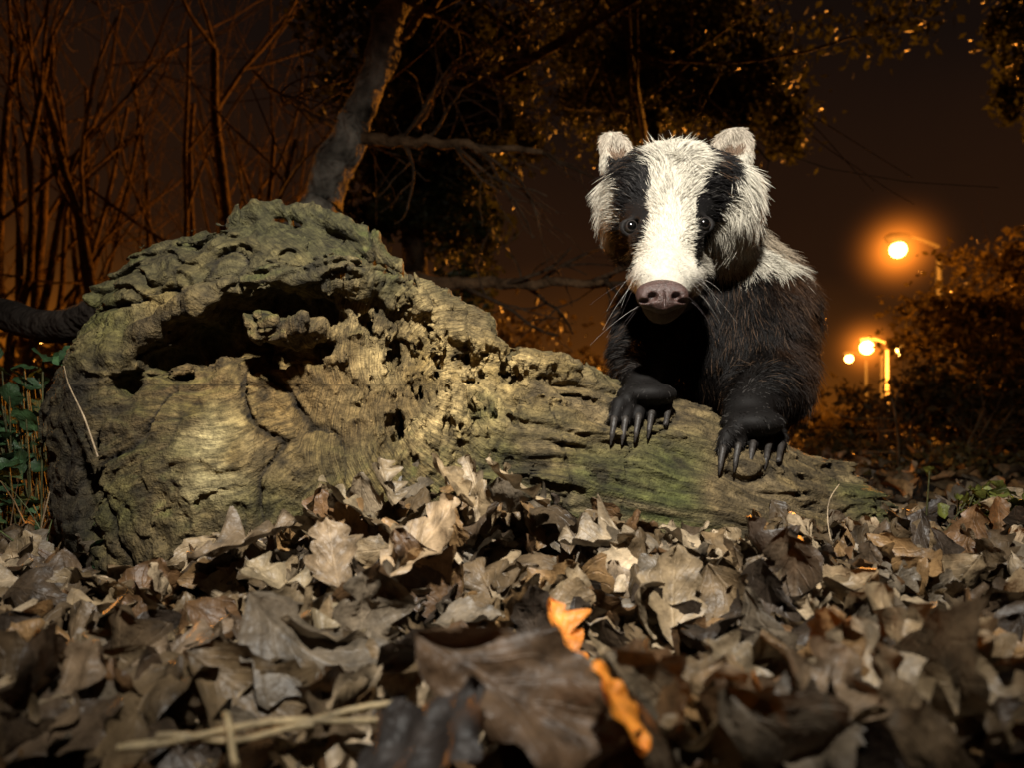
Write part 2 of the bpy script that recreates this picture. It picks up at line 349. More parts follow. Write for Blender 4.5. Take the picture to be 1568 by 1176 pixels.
PL(1540,935,.62,.06,1,1.2,1.0,.2,(.6,.11,.02),10,8)
PL(1400,1120,.28,.07,1,.5,.9,.3,(.20,.14,.08),20,10)
PL(1250,1100,.29,.07,0,-.9,.7,.4,(.16,.11,.065),14,8)
PL(1510,1060,.34,.08,2,.9,.9,-.3,(.22,.16,.09),14,8)
PL(60,1090,.34,.08,2,-.9,.7,.3,(.16,.11,.065),14,8)
PL(940,920,.52,.06,2,0,1.2,.2,(.27,.20,.13),20,10)
PL(1190,930,.55,.06,1,.4,1.0,-.3,(.30,.26,.2),20,10)
PL(430,900,.5,.07,0,1.2,.4,0,(.26,.2,.12))
PL(500,1000,.42,.07,0,-.6,.5,.2,(.22,.17,.1))
PL(1140,1050,.36,.06,2,1.2,.7,-.3,(.2,.15,.09),20,8)
cnt=0
while cnt<2600:
    y=.95+6*random.random()**1.6; x=random.uniform(-.85*y-.1,.85*y+.1); z=float(gh(x,y))+random.random()**2*.05
    if y<1.1 and log_coarse(np.array([x,y,z]))<.0: cnt+=1; continue
    leaf(acc,np.array([x,y,z]),random.uniform(.05,.1),1,random.random()*6.3,random.gauss(0,.6),random.gauss(0,.6),np.array(random.choice(pal))*(.6 if x<0 else 1.2),ns=7,ntt=4); cnt+=1  # lamplight put into the colour: far leaves brighter on the right
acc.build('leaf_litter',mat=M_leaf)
print('leaves',time.time()-T0)
acc=Acc()
for (u0,v0,u1,v1,d0,d1) in [(180,1140,590,1095,.255,.285),(190,1152,600,1084,.26,.285),(240,1136,480,1118,.26,.275),(345,1090,362,1176,.27,.255)]:
    t=np.linspace(0,1,12)[:,None]; p=S(u0,v0,d0)*(1-t)+S(u1,v1,d1)*t; p[:,2]+=.002*np.sin(t[:,0]*7+u0)
    acc.tube(p,np.full(12,.0015),(.40,.31,.17),6)
acc.build('dry_stems',mat=M_leaf)
acc=Acc()
for pts in [[(1282,940,.60),(1283,890,.61),(1275,840,.62),(1266,800,.63),(1268,765,.64),(1285,742,.65)],[(1060,935,.56),(1100,965,.55),(1170,985,.55),(1250,990,.56)],[(965,1030,.45),(1030,1025,.45),(1095,1045,.44)],[(150,700,.66),(130,640,.66),(105,590,.67),(98,560,.68)]]:
    p=np.array([S(*q) for q in pts]); tq=np.linspace(0,len(p)-1,16); pp=np.stack([np.interp(tq,range(len(p)),p[:,a]) for a in range(3)],1)
    for _ in range(2): pp[1:-1]=(pp[:-2]+2*pp[1:-1]+pp[2:])/4
    acc.tube(pp,np.linspace(.0011,.0004,16),(.24,.18,.11),5)
for k in range(70):
    u=random.uniform(-40,130); d=random.uniform(.7,1.1); b0=S(u,900,d); b0[2]=float(gh(b0[0],d))
    hh=random.uniform(.06,.26); dx=random.gauss(0,.06); t=np.linspace(0,1,7)[:,None]
    p=b0+t*np.array([dx,0,hh])+t**2*np.array([dx,random.gauss(0,.04),-hh*.3]); acc.tube(p,np.linspace(.0014,.0003,7),random.choice([(.12,.08,.04),(.05,.06,.02),(.2,.14,.08)]),4)
acc.build('dry_grass',mat=M_leaf)
# ------------------------------------------------------------ BADGER
def hitlog(u,v,off):
    best=None
    for d in np.linspace(.66,.9,121):
        q=log_coarse(S(u,v,d))
        if q<off: return S(u,v,d)
        if best is None or q<best[0]: best=(q,d)
    return S(u,v,best[1])
toesL=[(948,620,940,644),(963,616,957,644),(980,613,977,640),(998,612,997,634),(1018,614,1022,628)]
toesR=[(1114,668,1106,688),(1134,662,1129,684),(1154,660,1152,680),(1174,660,1176,680),(1191,664,1195,682)]
tp=[]
for (a,b_,c_,d_) in toesL+toesR:
    A=hitlog(a,b_,.012); B=hitlog(c_,d_,.0085); tp.append((A,B))
pwL=hitlog(990,604,.018); pwR=hitlog(1152,648,.021)
earL=S(945,234,.865); earR=S(1120,230,.875)
ER=((earL,.020,.027,-.25),(earR,.026,.030,.22))
def badger_sdf(X):
    d=ell(X,S(1028,298,.85),(.071,.085,.054))
    d=smin(d,ell(X,S(964,325,.84),(.028,.060,.050)),.035)
    d=smin(d,ell(X,S(1098,322,.85),(.042,.065,.052)),.035)
    d=smin(d,cone(X,S(1022,300,.81),S(1019,368,.765),.049,.036),.03)
    d=smin(d,cone(X,S(1019,368,.765),S(1016,438,.70),.036,.0235),.02)
    d=smin(d,ell(X,S(985,425,.725),(.016,.03,.016)),.015); d=smin(d,ell(X,S(1052,425,.725),(.018,.03,.017)),.015)
    d=smin(d,cone(X,S(1035,425,.80),S(1014,470,.70),.038,.017),.02)
    for e,rx,rz_,kk in ER:
        Xe=[X[0]-kk*(X[2]-e[2]),X[1],X[2]]
        k=ell(Xe,e,(rx,.011,rz_)); k=smin(k,ell(Xe,e+np.array([0,.004,-.018]),(rx*1.15,.018,.018)),.012)
        k=smax(k,-ell(Xe,e+np.array([0,-.013,-.001]),(rx*.62,.013,rz_*.66)),.004); d=smin(d,k,.016)
    d=smin(d,cone(X,S(1060,350,.93),S(1105,440,1.02),.066,.083),.05)
    d=smin(d,ell(X,S(1078,505,1.0),(.096,.10,.12)),.05)
    d=smin(d,ell(X,S(1155,490,.97),(.057,.09,.088)),.04)
    d=smin(d,cone(X,S(993,490,.95),S(982,560,.89),.044,.032),.03)
    d=smin(d,cone(X,S(982,560,.89),pwL+np.array([0,.022,.010]),.031,.019),.02)
    d=smin(d,cone(X,S(1163,480,.95),S(1178,590,.90),.068,.049),.03)
    d=smin(d,cone(X,S(1178,590,.90),pwR+np.array([.004,.026,.010]),.047,.026),.02)
    d=smin(d,ell(X,pwL,(.032,.030,.014)),.010); d=smin(d,ell(X,pwR,(.034,.032,.016)),.010)
    for i,(A,B) in enumerate(tp):
        r=.0082 if i<5 else .0092
        pw=pwL if i<5 else pwR
        d=smin(d,cone(X,(A*.6+pw*.4),A,r,r),.005); d=smin(d,cone(X,A,B,r,r*.72),.002)
    d=smin(d,cone(X,S(1105,510,1.05),np.array([.37,1.38,.24]),.102,.128),.06)
    for s_ in (-1,1):
        hp=np.array([.37+.08*s_,1.42,.20]); kn_=np.array([.37+.11*s_,1.30,.13]); hk=np.array([.37+.10*s_,1.46,.07]); ft=np.array([.37+.10*s_,1.40,.025]); to=np.array([.37+.10*s_,1.33,.02])
        d=smin(d,cone(X,hp,kn_,.075,.05),.03); d=smin(d,cone(X,kn_,hk,.045,.028),.02); d=smin(d,cone(X,hk,ft,.028,.022),.015); d=smin(d,cone(X,ft,to,.022,.018),.01)
    d=smin(d,cone(X,np.array([.38,1.50,.25]),np.array([.40,1.62,.19]),.035,.015),.02)
    return d
def hitb(u,v,off,d0=.6):
    ds=np.linspace(d0,1.0,500); P=np.array([S(u,v,d) for d in ds]); q=badger_sdf([P[:,0],P[:,1],P[:,2]])
    k=np.argmax(q<off); return P[k] if q[k]<off else S(u,v,.78)
eL=hitb(966,347,0); eR=hitb(1077,343,0)
def badger_full(X):
    f=badger_sdf(X)
    for e in (eL,eR):
        f=smin(f,ell(X,e+np.array([0,.004,.0]),(.0135,.010,.011)),.006)
        f=smax(f,-ell(X,e+np.array([0,-.006,.0]),(.0092,.011,.0082)),.002)
    return f
h=.0028; org=np.array([.04,.62,-.02])
V,Q=surface_nets(sparse_field(badger_full,org,h,(216,368,220)),org,h)
N=vnormals(V,Q)
if ((V-V.mean(0))*N).sum(1).mean()<0: Q=Q[:,::-1]; N=-N; print('FLIPPED badger')
def bcol(P):
    x,y,z=P[:,0],P[:,1],P[:,2]
    ns=fbm(P*60,2)*.006
    mid=np.interp(z,[.33,.385,.439,.57],[.146,.16,.172,.196]); dx=x-mid; a=np.abs(dx)+ns*.4
    zi=[.335,.37,.40,.44,.50,.57]
    inner=np.where(dx<0,np.interp(z,zi,[.050,.034,.0265,.0235,.027,.030]),np.interp(z,zi,[.050,.034,.0275,.027,.029,.030]))
    oL=np.interp(z,[.362,.375,.40,.44,.50,.535,.57],[.030,.035,.039,.049,.057,.070,.074]); oR=np.interp(z,[.362,.375,.40,.44,.50,.535,.57],[.030,.036,.044,.062,.068,.080,.084])
    outer=np.where(dx<0,oL,oR)
    white=np.array([.66,.615,.51]); black=np.array([.010,.009,.009])
    zc=np.interp(y+ns,[.66,.74,.80,.84,.95],[.31,.362,.395,.405,.42])+ns
    headw=(z>zc)&(y<.905+ns*2)
    col=np.tile(np.array([.0060,.0045,.0038]),(len(P),1))
    body=np.clip((z-.24)/.08,0,1)*np.clip((x-.325)/.05,0,1)*np.clip(.7+fbm(P*30,2),0,1)
    col=mix(col,(.060,.026,.010),body)  # brown hair plus orange lamp rim light coloured into the right-hand fur
    q=((x-.350)/.030)**2+((z-.472)/.050)**2
    neckp=np.clip(1.15-q+fbm(P*45,2)*.9,0,1)*(y>.86); col=mix(col,(.40,.33,.24),neckp)
    col[headw]=white
    low=headw&(z<.405)&(a>.03); col[low]=(.52,.48,.40)
    st=headw&(a>inner)&(a<outer)&(z>.362); col[st]=black
    mz=(y<.712)&(z<.350)&(z>.285); col[mz]=(.13,.10,.08)
    for e in (eL,eR):
        q=np.linalg.norm((P-e)*np.array([1,.7,1.15]),axis=1); col[q<.0160]=(.014,.012,.011)
    for e,rx,rz_,kk in ER:
        q=np.sqrt(((x-kk*(z-e[2])-e[0])/rx)**2+((z-e[2])/rz_)**2)
        m_=(q<1.35)&(z>e[2]-.006)&(y>e[1]-.03)
        inn=m_&(q<.58)&(z<e[2]+.008); col[m_]=(.58,.51,.41); col[inn]=(.18,.12,.08)
    return col
C=bcol(V)
badger=empty('badger')
M_skin=attr_mat('badger_skin',rough=.7,spec=.2,nscale=200,bump=.3,bdist=.001,amt=.3)[0]
mk_mesh('body',V,Q,C*.6,mat=M_skin,parent=badger)
print('badger',len(V),time.time()-T0)
# fur ------------------------------------------------------
A_=V[Q[:,0]];B_=V[Q[:,1]];C_=V[Q[:,2]];D_=V[Q[:,3]]
area=np.linalg.norm(np.cross(C_-A_,D_-B_),axis=1)/2
cen=(A_+B_+C_+D_)/4
hd=((cen[:,1]<.93)&(cen[:,2]>.30)).astype(float)
wt=area*(1+2.8*hd)*np.where(cen[:,1]>1.15,.25,1)
NF=150000
fi=rng.choice(len(Q),NF,p=wt/wt.sum()); r1=rng.random(NF)[:,None]; r2_=rng.random(NF)[:,None]
root=(A_[fi]*(1-r1)+B_[fi]*r1)*(1-r2_)+(D_[fi]*(1-r1)+C_[fi]*r1)*r2_
nrm=N[Q[fi,0]]
col=bcol(root+rng.normal(0,.0012,root.shape))
x,y,z=root.T
nose=S(1015,452,.665)
dn=np.linalg.norm(root-nose,axis=1)
length=np.interp(dn,[0,.03,.08,.14,.20,.30,.45],[.002,.003,.0055,.0095,.018,.026,.032])
length=np.where((z>.52)&(dn<.3),np.minimum(length,.010),length)
pd=np.minimum(np.linalg.norm(root-pwL,axis=1),np.linalg.norm(root-pwR,axis=1))
length=np.minimum(length,np.interp(pd,[.02,.05,.10,.18],[.003,.006,.013,.026]))
ed=np.minimum(np.linalg.norm(root-earL,axis=1),np.linalg.norm(root-earR,axis=1)); length=np.where(ed<.034,np.minimum(length,.008),length)
eyd=np.minimum(np.linalg.norm(root-eL,axis=1),np.linalg.norm(root-eR,axis=1)); length=np.where(eyd<.032,np.minimum(length,np.interp(eyd,[.012,.032],[.0022,.0048])),length)
keep=(eyd>.0120)&(dn>.020)
hw=np.clip(1-(dn-.16)/.08,0,1)[:,None]
away=(root-nose); away/=np.linalg.norm(away,axis=1)[:,None]
sx_=np.sign(x-.18)[:,None]*np.array([1.,0,0])
flow_h=away+.6*np.clip((.47-z)/.06,0,1)[:,None]*np.array([0,0,-1.])+.25*sx_+1.6*np.clip((z-.485)/.04,0,1)[:,None]*np.array([0,1.,-.3])
flow_h=np.where((ed<.032)[:,None],np.array([0,-.1,1.])+.4*sx_,flow_h)
flow_b=np.array([0,.35,-1.0])+.15*sx_
fl=flow_h*hw+flow_b*(1-hw)+ (fbm(root*25,2)[:,None]*.35)*np.array([1,.3,.2])+(fbm(root*80+7,2)[:,None]*.75)*np.array([1,.3,.2])
fl-=nrm*(fl*nrm).sum(1)[:,None]; fl/=np.linalg.norm(fl,axis=1)[:,None]+1e-9
lift=(np.interp(dn,[0,.1,.2],[.25,.32,.34])*(1+.6*fbm(root*70+31,2)))[:,None]
d0=nrm*lift+fl*(1-lift)+rng.normal(0,.10,root.shape); d0/=np.linalg.norm(d0,axis=1)[:,None]
length=length*rng.uniform(.5,1.25,NF)*(1+.5*fbm(root*60+3,2))
bend=(fl*.25-nrm*.20)+rng.normal(0,.06,root.shape)
tt=np.linspace(0,1,4)
pts=root[:,None,:]+length[:,None,None]*(tt[None,:,None]*d0[:,None,:]+(tt**2)[None,:,None]*bend[:,None,:])-nrm[:,None,:]*.0008
rad=np.interp(dn,[0,.1,.25],[.00021,.00027,.00034])[:,None]*np.array([1,.92,.65,.12])[None,:]
lum=col.mean(1)
colv=col*rng.uniform(.55,1.12,NF)[:,None]
tip=colv.copy()
bodyhair=(lum<.07)&(dn>.20)&(pd>.07)
gr=bodyhair&(rng.random(NF)<np.where(z>.33,.12,.06))
tip[gr]=np.array([.14,.085,.05])*rng.uniform(.4,1.4,gr.sum())[:,None]
g2=(lum<.02)&(dn<=.2)&(rng.random(NF)<.14); tip[g2]=(.12,.11,.10)
pc=colv[:,None,:]*(1-(tt**1.5)[None,:,None])+tip[:,None,:]*(tt**1.5)[None,:,None]
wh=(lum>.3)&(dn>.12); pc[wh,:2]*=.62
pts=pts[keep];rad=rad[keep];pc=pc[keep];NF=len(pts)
hc=bpy.data.hair_curves.new('fur'); hc.add_curves([4]*NF)
pa=hc.attributes.get('position') or hc.attributes.new('position','FLOAT_VECTOR','POINT')
pa.data.foreach_set('vector',pts.astype(np.float32).ravel())
ra=hc.attributes.get('radius') or hc.attributes.new('radius','FLOAT','POINT'); ra.data.foreach_set('value',rad.astype(np.float32).ravel())
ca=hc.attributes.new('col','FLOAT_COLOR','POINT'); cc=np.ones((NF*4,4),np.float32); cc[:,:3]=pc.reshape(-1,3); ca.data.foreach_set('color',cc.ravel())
Mf,nt,b=newmat('fur'); at=nd(nt,'ShaderNodeAttribute',attribute_name='col'); nt.links.new(at.outputs['Color'],b.inputs['Base Color']); b.inputs['Roughness'].default_value=.45; b.inputs['Specular IOR Level'].default_value=.16
hc.materials.append(Mf); fo=bpy.data.objects.new('fur',hc); sc.collection.objects.link(fo); fo.parent=badger
def uvs(name,c,r,mat,parent,seg=32):
    bpy.ops.mesh.primitive_uv_sphere_add(segments=seg,ring_count=seg//2,location=tuple(c)); o=bpy.context.object; o.name=name; o.scale=r if hasattr(r,'__len__') else (r,r,r)
    bpy.ops.object.shade_smooth(); o.data.materials.append(mat); o.parent=parent; return o
Me,nt,b=newmat('eye'); b.inputs['Roughness'].default_value=.14; b.inputs['Coat Weight'].default_value=1; b.inputs['Coat Roughness'].default_value=.05; b.inputs['IOR'].default_value=1.45
tc=nd(nt,'ShaderNodeTexCoord'); sp=nd(nt,'ShaderNodeSeparateXYZ'); nt.links.new(tc.outputs['Object'],sp.inputs[0]); cr=nd(nt,'ShaderNodeValToRGB'); mm=nd(nt,'ShaderNodeMath',operation='MULTIPLY'); mm.inputs[1].default_value=-1; nt.links.new(sp.outputs['Y'],mm.inputs[0]); nt.links.new(mm.outputs[0],cr.inputs[0])
E=cr.color_ramp.elements; E[0].position=.55; E[0].color=(.010,.009,.008,1); E[1].position=.82; E[1].color=(.002,.002,.002,1); e_=E.new(.76); e_.color=(.035,.030,.027,1); e_=E.new(.66); e_.color=(.022,.018,.016,1); nt.links.new(cr.outputs[0],b.inputs['Base Color'])
uvs('eye_left',eL+np.array([0,.0003,0]),.0084,Me,badger); uvs('eye_right',eR+np.array([0,.0003,0]),.0084,Me,badger)
# nose pad
hn=.0009; o_=nose+np.array([-.036,-.03,-.03]); nn=(80,66,66)
ax=[(o_[i]+np.arange(nn[i])*hn) for i in range(3)]; G_=[ax[0][:,None,None],ax[1][None,:,None],ax[2][None,None,:]]
f=ell(G_,nose+np.array([0,.006,.003]),(.0245,.014,.0135)); f=smin(f,ell(G_,nose+np.array([0,.004,-.006]),(.013,.012,.011)),.008)
for s_ in(-1,1): 
    f=smin(f,ell(G_,nose+np.array([s_*.014,.003,-.001]),(.011,.011,.011)),.005)
    f=smax(f,-ell(G_,nose+np.array([s_*.0115,-.009,-.0025]),(.0048,.008,.0042)),.003)
    f=smax(f,-ell(G_,nose+np.array([s_*.019,-.004,-.006]),(.006,.006,.002)),.002)
f=smax(f,-ell(G_,nose+np.array([0,-.011,-.006]),(.0009,.006,.011)),.002)
Vn,Qn=surface_nets(f,o_,hn); Nn=vnormals(Vn,Qn)
if ((Vn-Vn.mean(0))*Nn).sum(1).mean()<0: Qn=Qn[:,::-1]
M_nose=attr_mat('nose_leather',rough=.38,spec=.5,nscale=260,bump=1,bdist=.0013,amt=.5)[0]
mk_mesh('nose',Vn,Qn,np.tile([.055,.030,.025],(len(Vn),1)),mat=M_nose,parent=badger)
# claws
acc=Acc()
for i,(A,B) in enumerate(tp):
    u=784+B[0]/B[1]*F; v=640-(B[2]-CZ)/B[1]*F; k=1 if i<5 else 1.05
    t0_=B+np.array([0,-.004,.003]); 
    p1=hitlog(u-1,v+10*k,.010); p2=hitlog(u-3,v+24*k,.0085); p3=hitlog(u-5,v+(38 if i%5!=4 else 28)*k,.003)
    ctl=np.array([B,t0_,p1,p2,p3]); 
    tq=np.linspace(0,4,17); pp=np.stack([np.interp(tq,range(5),ctl[:,a]) for a in range(3)],1)
    for _ in range(3): pp[1:-1]=(pp[:-2]+2*pp[1:-1]+pp[2:])/4
    acc.tube(pp,np.interp(tq,[0,1,3,4],[.0038,.0038,.0026,.0006]),(.028,.024,.021),10)
acc.build('claws',mat=attr_mat('claw',rough=.5,spec=.3,nscale=120,bump=.4,amt=.5)[0],parent=badger)
acc=Acc()
for k in range(22):
    s_=-1 if k%2 else 1
    base=hitb(1016+s_*random.uniform(25,52),random.uniform(415,465),.0)
    Lw=random.uniform(.025,.06); dr=np.array([s_*random.uniform(.5,1),random.uniform(-.3,.4),random.uniform(-.8,.1)]); t=np.linspace(0,1,8)[:,None]
    acc.tube(base+t*dr*Lw+t**2*np.array([0,.01,-.015]),np.linspace(.00018,.00008,8),(.34,.32,.29) if k%3 else (.05,.04,.04),4)
acc.build('whiskers',mat=M_leaf,parent=badger)
print('fur',time.time()-T0)
# ------------------------------------------------------------ TREES
def grow(acc,p,d,L_,r,lev,tips,col,wander=.18,up=.1,kids=(3,5),spread=.7,sides=6,shrink=.6):
    n=7; pts=[p.copy()]; dd=d/np.linalg.norm(d)
    for i in range(n):
        dd=dd+rng.normal(0,wander,3)*.5+np.array([0,0,up])*.3; dd/=np.linalg.norm(dd); pts.append(pts[-1]+dd*L_/n)
    pts=np.array(pts); rr=np.linspace(r,r*.45,n+1)
    acc.tube(pts,rr,col,sides)
    tips.append(pts[-1])
    if lev<=0: return
    for k in range(random.randint(*kids)):
        j=random.randint(2,n); t=pts[j]
        nd_=dd*.7+rng.normal(0,spread,3); grow(acc,t,nd_,L_*random.uniform(.45,.75),rr[j]*shrink,lev-1,tips,col,wander,up,kids,spread,max(4,sides-1),shrink)
def quadleaves(acc,cs,size,cols):
    n=len(cs); a=rng.normal(size=(n,3)); a/=np.linalg.norm(a,axis=1)[:,None]; b=rng.normal(size=(n,3)); b=np.cross(a,b); b/=np.linalg.norm(b,axis=1)[:,None]
    s=(size*rng.uniform(.5,1.3,n))[:,None]
    nrm_=np.cross(a,b)
    V=np.stack([cs-a*s,cs+b*s*.55+nrm_*s*.15,cs+a*s,cs-b*s*.55+nrm_*s*.15],1).reshape(-1,3)
    acc.add(V,np.arange(4*n).reshape(-1,4),np.repeat(cols,4,0))
def leafcols(n,base,var=.4): return np.array(base)*rng.uniform(1-var,1+var,(n,1))
acc=Acc(); tips=[]
tk=[(400,500,2.3),(440,400,2.3),(500,290,2.3),(540,200,2.3),(575,110,2.3),(603,30,2.3),(640,-60,2.35),(690,-180,2.4)]
p=np.array([S(*q) for q in tk]); base=S(350,640,2.3); base[2]=0; p=np.vstack([base,p])
tq=np.linspace(0,len(p)-1,110); pp=np.stack([np.interp(tq,range(len(p)),p[:,a]) for a in range(3)],1)
for _ in range(10): pp[1:-1]=(pp[:-2]+2*pp[1:-1]+pp[2:])/4
pp+=np.stack([fbm(pp*6+9,2),fbm(pp*6+19,2),fbm(pp*6+29,2)],1)*.04
acc.tube(pp,np.interp(tq,[0,3,5,8],[.082,.064,.050,.040])*(1+.16*fbm(pp*12,2)),(.15,.135,.11),28)
vv=acc.V[0]; ctr=np.repeat(pp,28,0); nn_=vv-ctr; rr_=np.linalg.norm(nn_,axis=1)[:,None]; acc.V[0]=vv+nn_/rr_*(fbm(vv*np.array([40,40,14]),3)*.018)[:,None]
acc.C[0]=acc.C[0]*np.clip(1+1.3*fbm(vv*np.array([25,25,12])+4,3),.15,2)[:,None]
for (a,b_,c_,r) in [((560,215,2.3),(680,218,2.25),(830,232,2.2),.022),((590,70,2.3),(660,20,2.4),(720,-60,2.5),.02),((640,190,2.6),(665,130,2.6),(705,95,2.6),.018),((620,430,2.8),(760,435,2.7),(920,430,2.6),.035),((540,205,2.3),(450,180,2.5),(380,100,2.6),.014)]:
    A,B,Cc=S(*a),S(*b_),S(*c_); t=np.linspace(0,1,14)[:,None]; q=(1-t)**2*A+2*t*(1-t)*B+t*t*Cc; q+=rng.normal(0,.008,q.shape)
    acc.tube(q,np.linspace(r,r*.4,14),(.10,.06,.03),8)
    for k in range(9):
        j=random.randint(3,13); grow(acc,q[j],np.array([.6,random.uniform(-.5,.5),random.uniform(-.8,.5)]),random.uniform(.2,.5),r*.3,1,tips,(.05,.032,.018),.3,-.05)
acc.build('leaning_tree',mat=M_bark)
acc=Acc(); p=np.array([S(-80,470,1.25),S(0,478,1.25),S(60,500,1.2),S(110,500,1.15),S(170,470,1.1),S(250,420,1.1)])
tq=np.linspace(0,5,30); pp=np.stack([np.interp(tq,range(6),p[:,a]) for a in range(3)],1); 
for _ in range(3): pp[1:-1]=(pp[:-2]+2*pp[1:-1]+pp[2:])/4
acc.tube(pp,(.028+.004*fbm(pp*30,2)),(.022,.017,.013),14)
acc.build('fallen_branch',mat=M_bark)
for (u,d,hgt,r) in [(5,4.0,3.2,.035),(40,5.5,4.2,.045),(95,5.0,3.6,.03),(150,6.0,4.6,.035),(185,4.2,3.4,.035),(250,5.2,4.0,.035),(300,6.5,4.5,.04),(360,5.0,3.8,.05),(60,7,5,.04),(220,7.5,5,.04),(400,7,5,.05),(-60,4.5,3.6,.04)]:
    acc=Acc(); tips=[]; b0=S(u,640,d); b0[2]=-.02
    for k in range(2):
        grow(acc,b0,np.array([random.uniform(-.2,.35),random.uniform(-.2,.2),1.]),hgt*random.uniform(.6,.8),r*random.uniform(.8,1.1),3,tips,(.070,.045,.024),.18,.22,(2,4),.40,6,.60)
    acc.build('bare_tree',mat=M_bark)
def ivytree(u,d,lean,H,R,nleaf,blobs,name='ivy_covered_tree',size=.035,base=(.045,.05,.016),lev=3):
    acc=Acc(); tips=[]; b0=S(u,640,d); b0[2]=-.02
    grow(acc,b0,np.array([lean,0,1.]),H,R,lev,tips,(.05,.035,.02),.10,.15,(5,7),.75,10,.5)
    tips=np.array(tips)
    cs=[]
    for (bu,bv,bd,ru,rv,w) in blobs:
        c0=S(bu,bv,bd); n=int(nleaf*w)
        k=max(6,int(26*w)); sub=c0+rng.normal(0,1,(k,3))*np.array([ru,ru*.8,rv])/F*bd*.6
        cl=sub[rng.integers(0,k,n)]+rng.normal(0,1,(n,3))*np.array([ru,ru,rv])/F*bd*.20; cs.append(cl)
        for q in sub[:10]:
            t=np.linspace(0,1,6)[:,None]; a=tips[rng.integers(len(tips))]; 
            if np.linalg.norm(a-q)<1.2: acc.tube(a*(1-t)+q*t+rng.normal(0,.02,(6,3)),np.linspace(.01,.004,6),(.05,.035,.02),4)
    cs=np.concatenate(cs); fa=Acc(); quadleaves(fa,cs,size,leafcols(len(cs),base))
    e=empty(name); acc.build('trunk_and_limbs',mat=M_bark,parent=e); fa.build('leaves',mat=M_fol,smooth=False,parent=e)
ivytree(640,4.2,.05,3.6,.09,9000,[(640,80,4.2,120,110,1),(640,260,4.2,90,130,1),(560,330,4.1,60,60,.35),(760,150,4.4,90,90,.4)])
ivytree(985,5.5,.02,5.0,.08,9000,[(1080,60,5.5,190,90,1.2),(1150,150,5.5,90,70,.4),(960,120,5.5,90,80,.5)])
ivytree(1760,5.0,-.05,4,.08,3000,[(1590,60,5.0,70,90,.7),(1560,150,5,40,40,.2)],lev=1)
def shrub(name,blobs,size,base,n):
    acc=Acc(); tips=[]; fa=Acc()
    for (u,v,d,ru,rv,w) in blobs:
        c0=S(u,v,d); b0=c0.copy(); b0[2]=0
        for k in range(4): grow(acc,b0+np.array([random.uniform(-.2,.2),0,0]),np.array([random.gauss(0,.4),random.gauss(0,.3),1.]),max(.3,c0[2]*.9),.008*d/3,2,tips,(.09,.06,.03),.2,.1)
        m_=int(n*w); kk=24; sub=c0+rng.normal(0,1,(kk,3))*np.array([ru,ru,rv])/F*d*.6
        cl=sub[rng.integers(0,kk,m_)]+rng.normal(0,1,(m_,3))*np.array([ru,ru,rv])/F*d*.25; cl=cl[cl[:,2]>0]
        quadleaves(fa,cl,size*d/4,leafcols(len(cl),base))
    e=empty(name); acc.build('stems',mat=M_bark,parent=e); fa.build('leaves',mat=M_fol,smooth=False,parent=e)
shrub('shrub',[(1500,520,6.5,105,60,1),(1565,460,7,90,60,.8),(1440,640,4.5,80,50,.8),(1540,640,4,90,70,1),(1330,710,4,80,35,.7),(1450,740,2.6,90,35,.9),(1300,670,6,60,30,.4)],.030,(.10,.075,.025),3200)
shrub('shrub',[(60,600,4.5,90,60,.8),(160,560,6,90,50,.6),(700,560,7,160,50,.8),(860,590,8,120,35,.6),(20,700,2,60,60,.5)],.030,(.06,.045,.018),2600)
def ivy(name,blobs,size,base):
    acc=Acc()
    for (u,v,d,ru,rv,n) in blobs:
        for k in range(n):
            p=S(u,v,d)+rng.normal(0,1,3)*np.array([ru,ru,rv])/F*d*.6
            leaf(acc,p,size*random.uniform(.6,1.2),random.choice([1,2]),random.random()*6.3,random.gauss(.4,.5),random.gauss(0,.4),np.array(base)*random.uniform(.6,1.4),ns=8,ntt=5)
            g0=p+np.array([random.gauss(0,.02),.02,0]); g0[2]=float(gh(g0[0],g0[1])); t=np.linspace(0,1,5)[:,None]; acc.tube(g0*(1-t)+p*t,np.full(5,.0012),(.05,.05,.02),4)
    acc.build(name,mat=M_leaf)
ivy('ivy_plant',[(1515,778,.86,50,30,75),(1545,845,.82,25,14,14)],.028,(.11,.12,.022))
ivy('ivy_plant',[(20,650,.95,40,75,60),(100,545,.80,18,10,5),(130,850,.72,30,18,10),(10,770,.9,40,60,25)],.038,(.030,.065,.025))
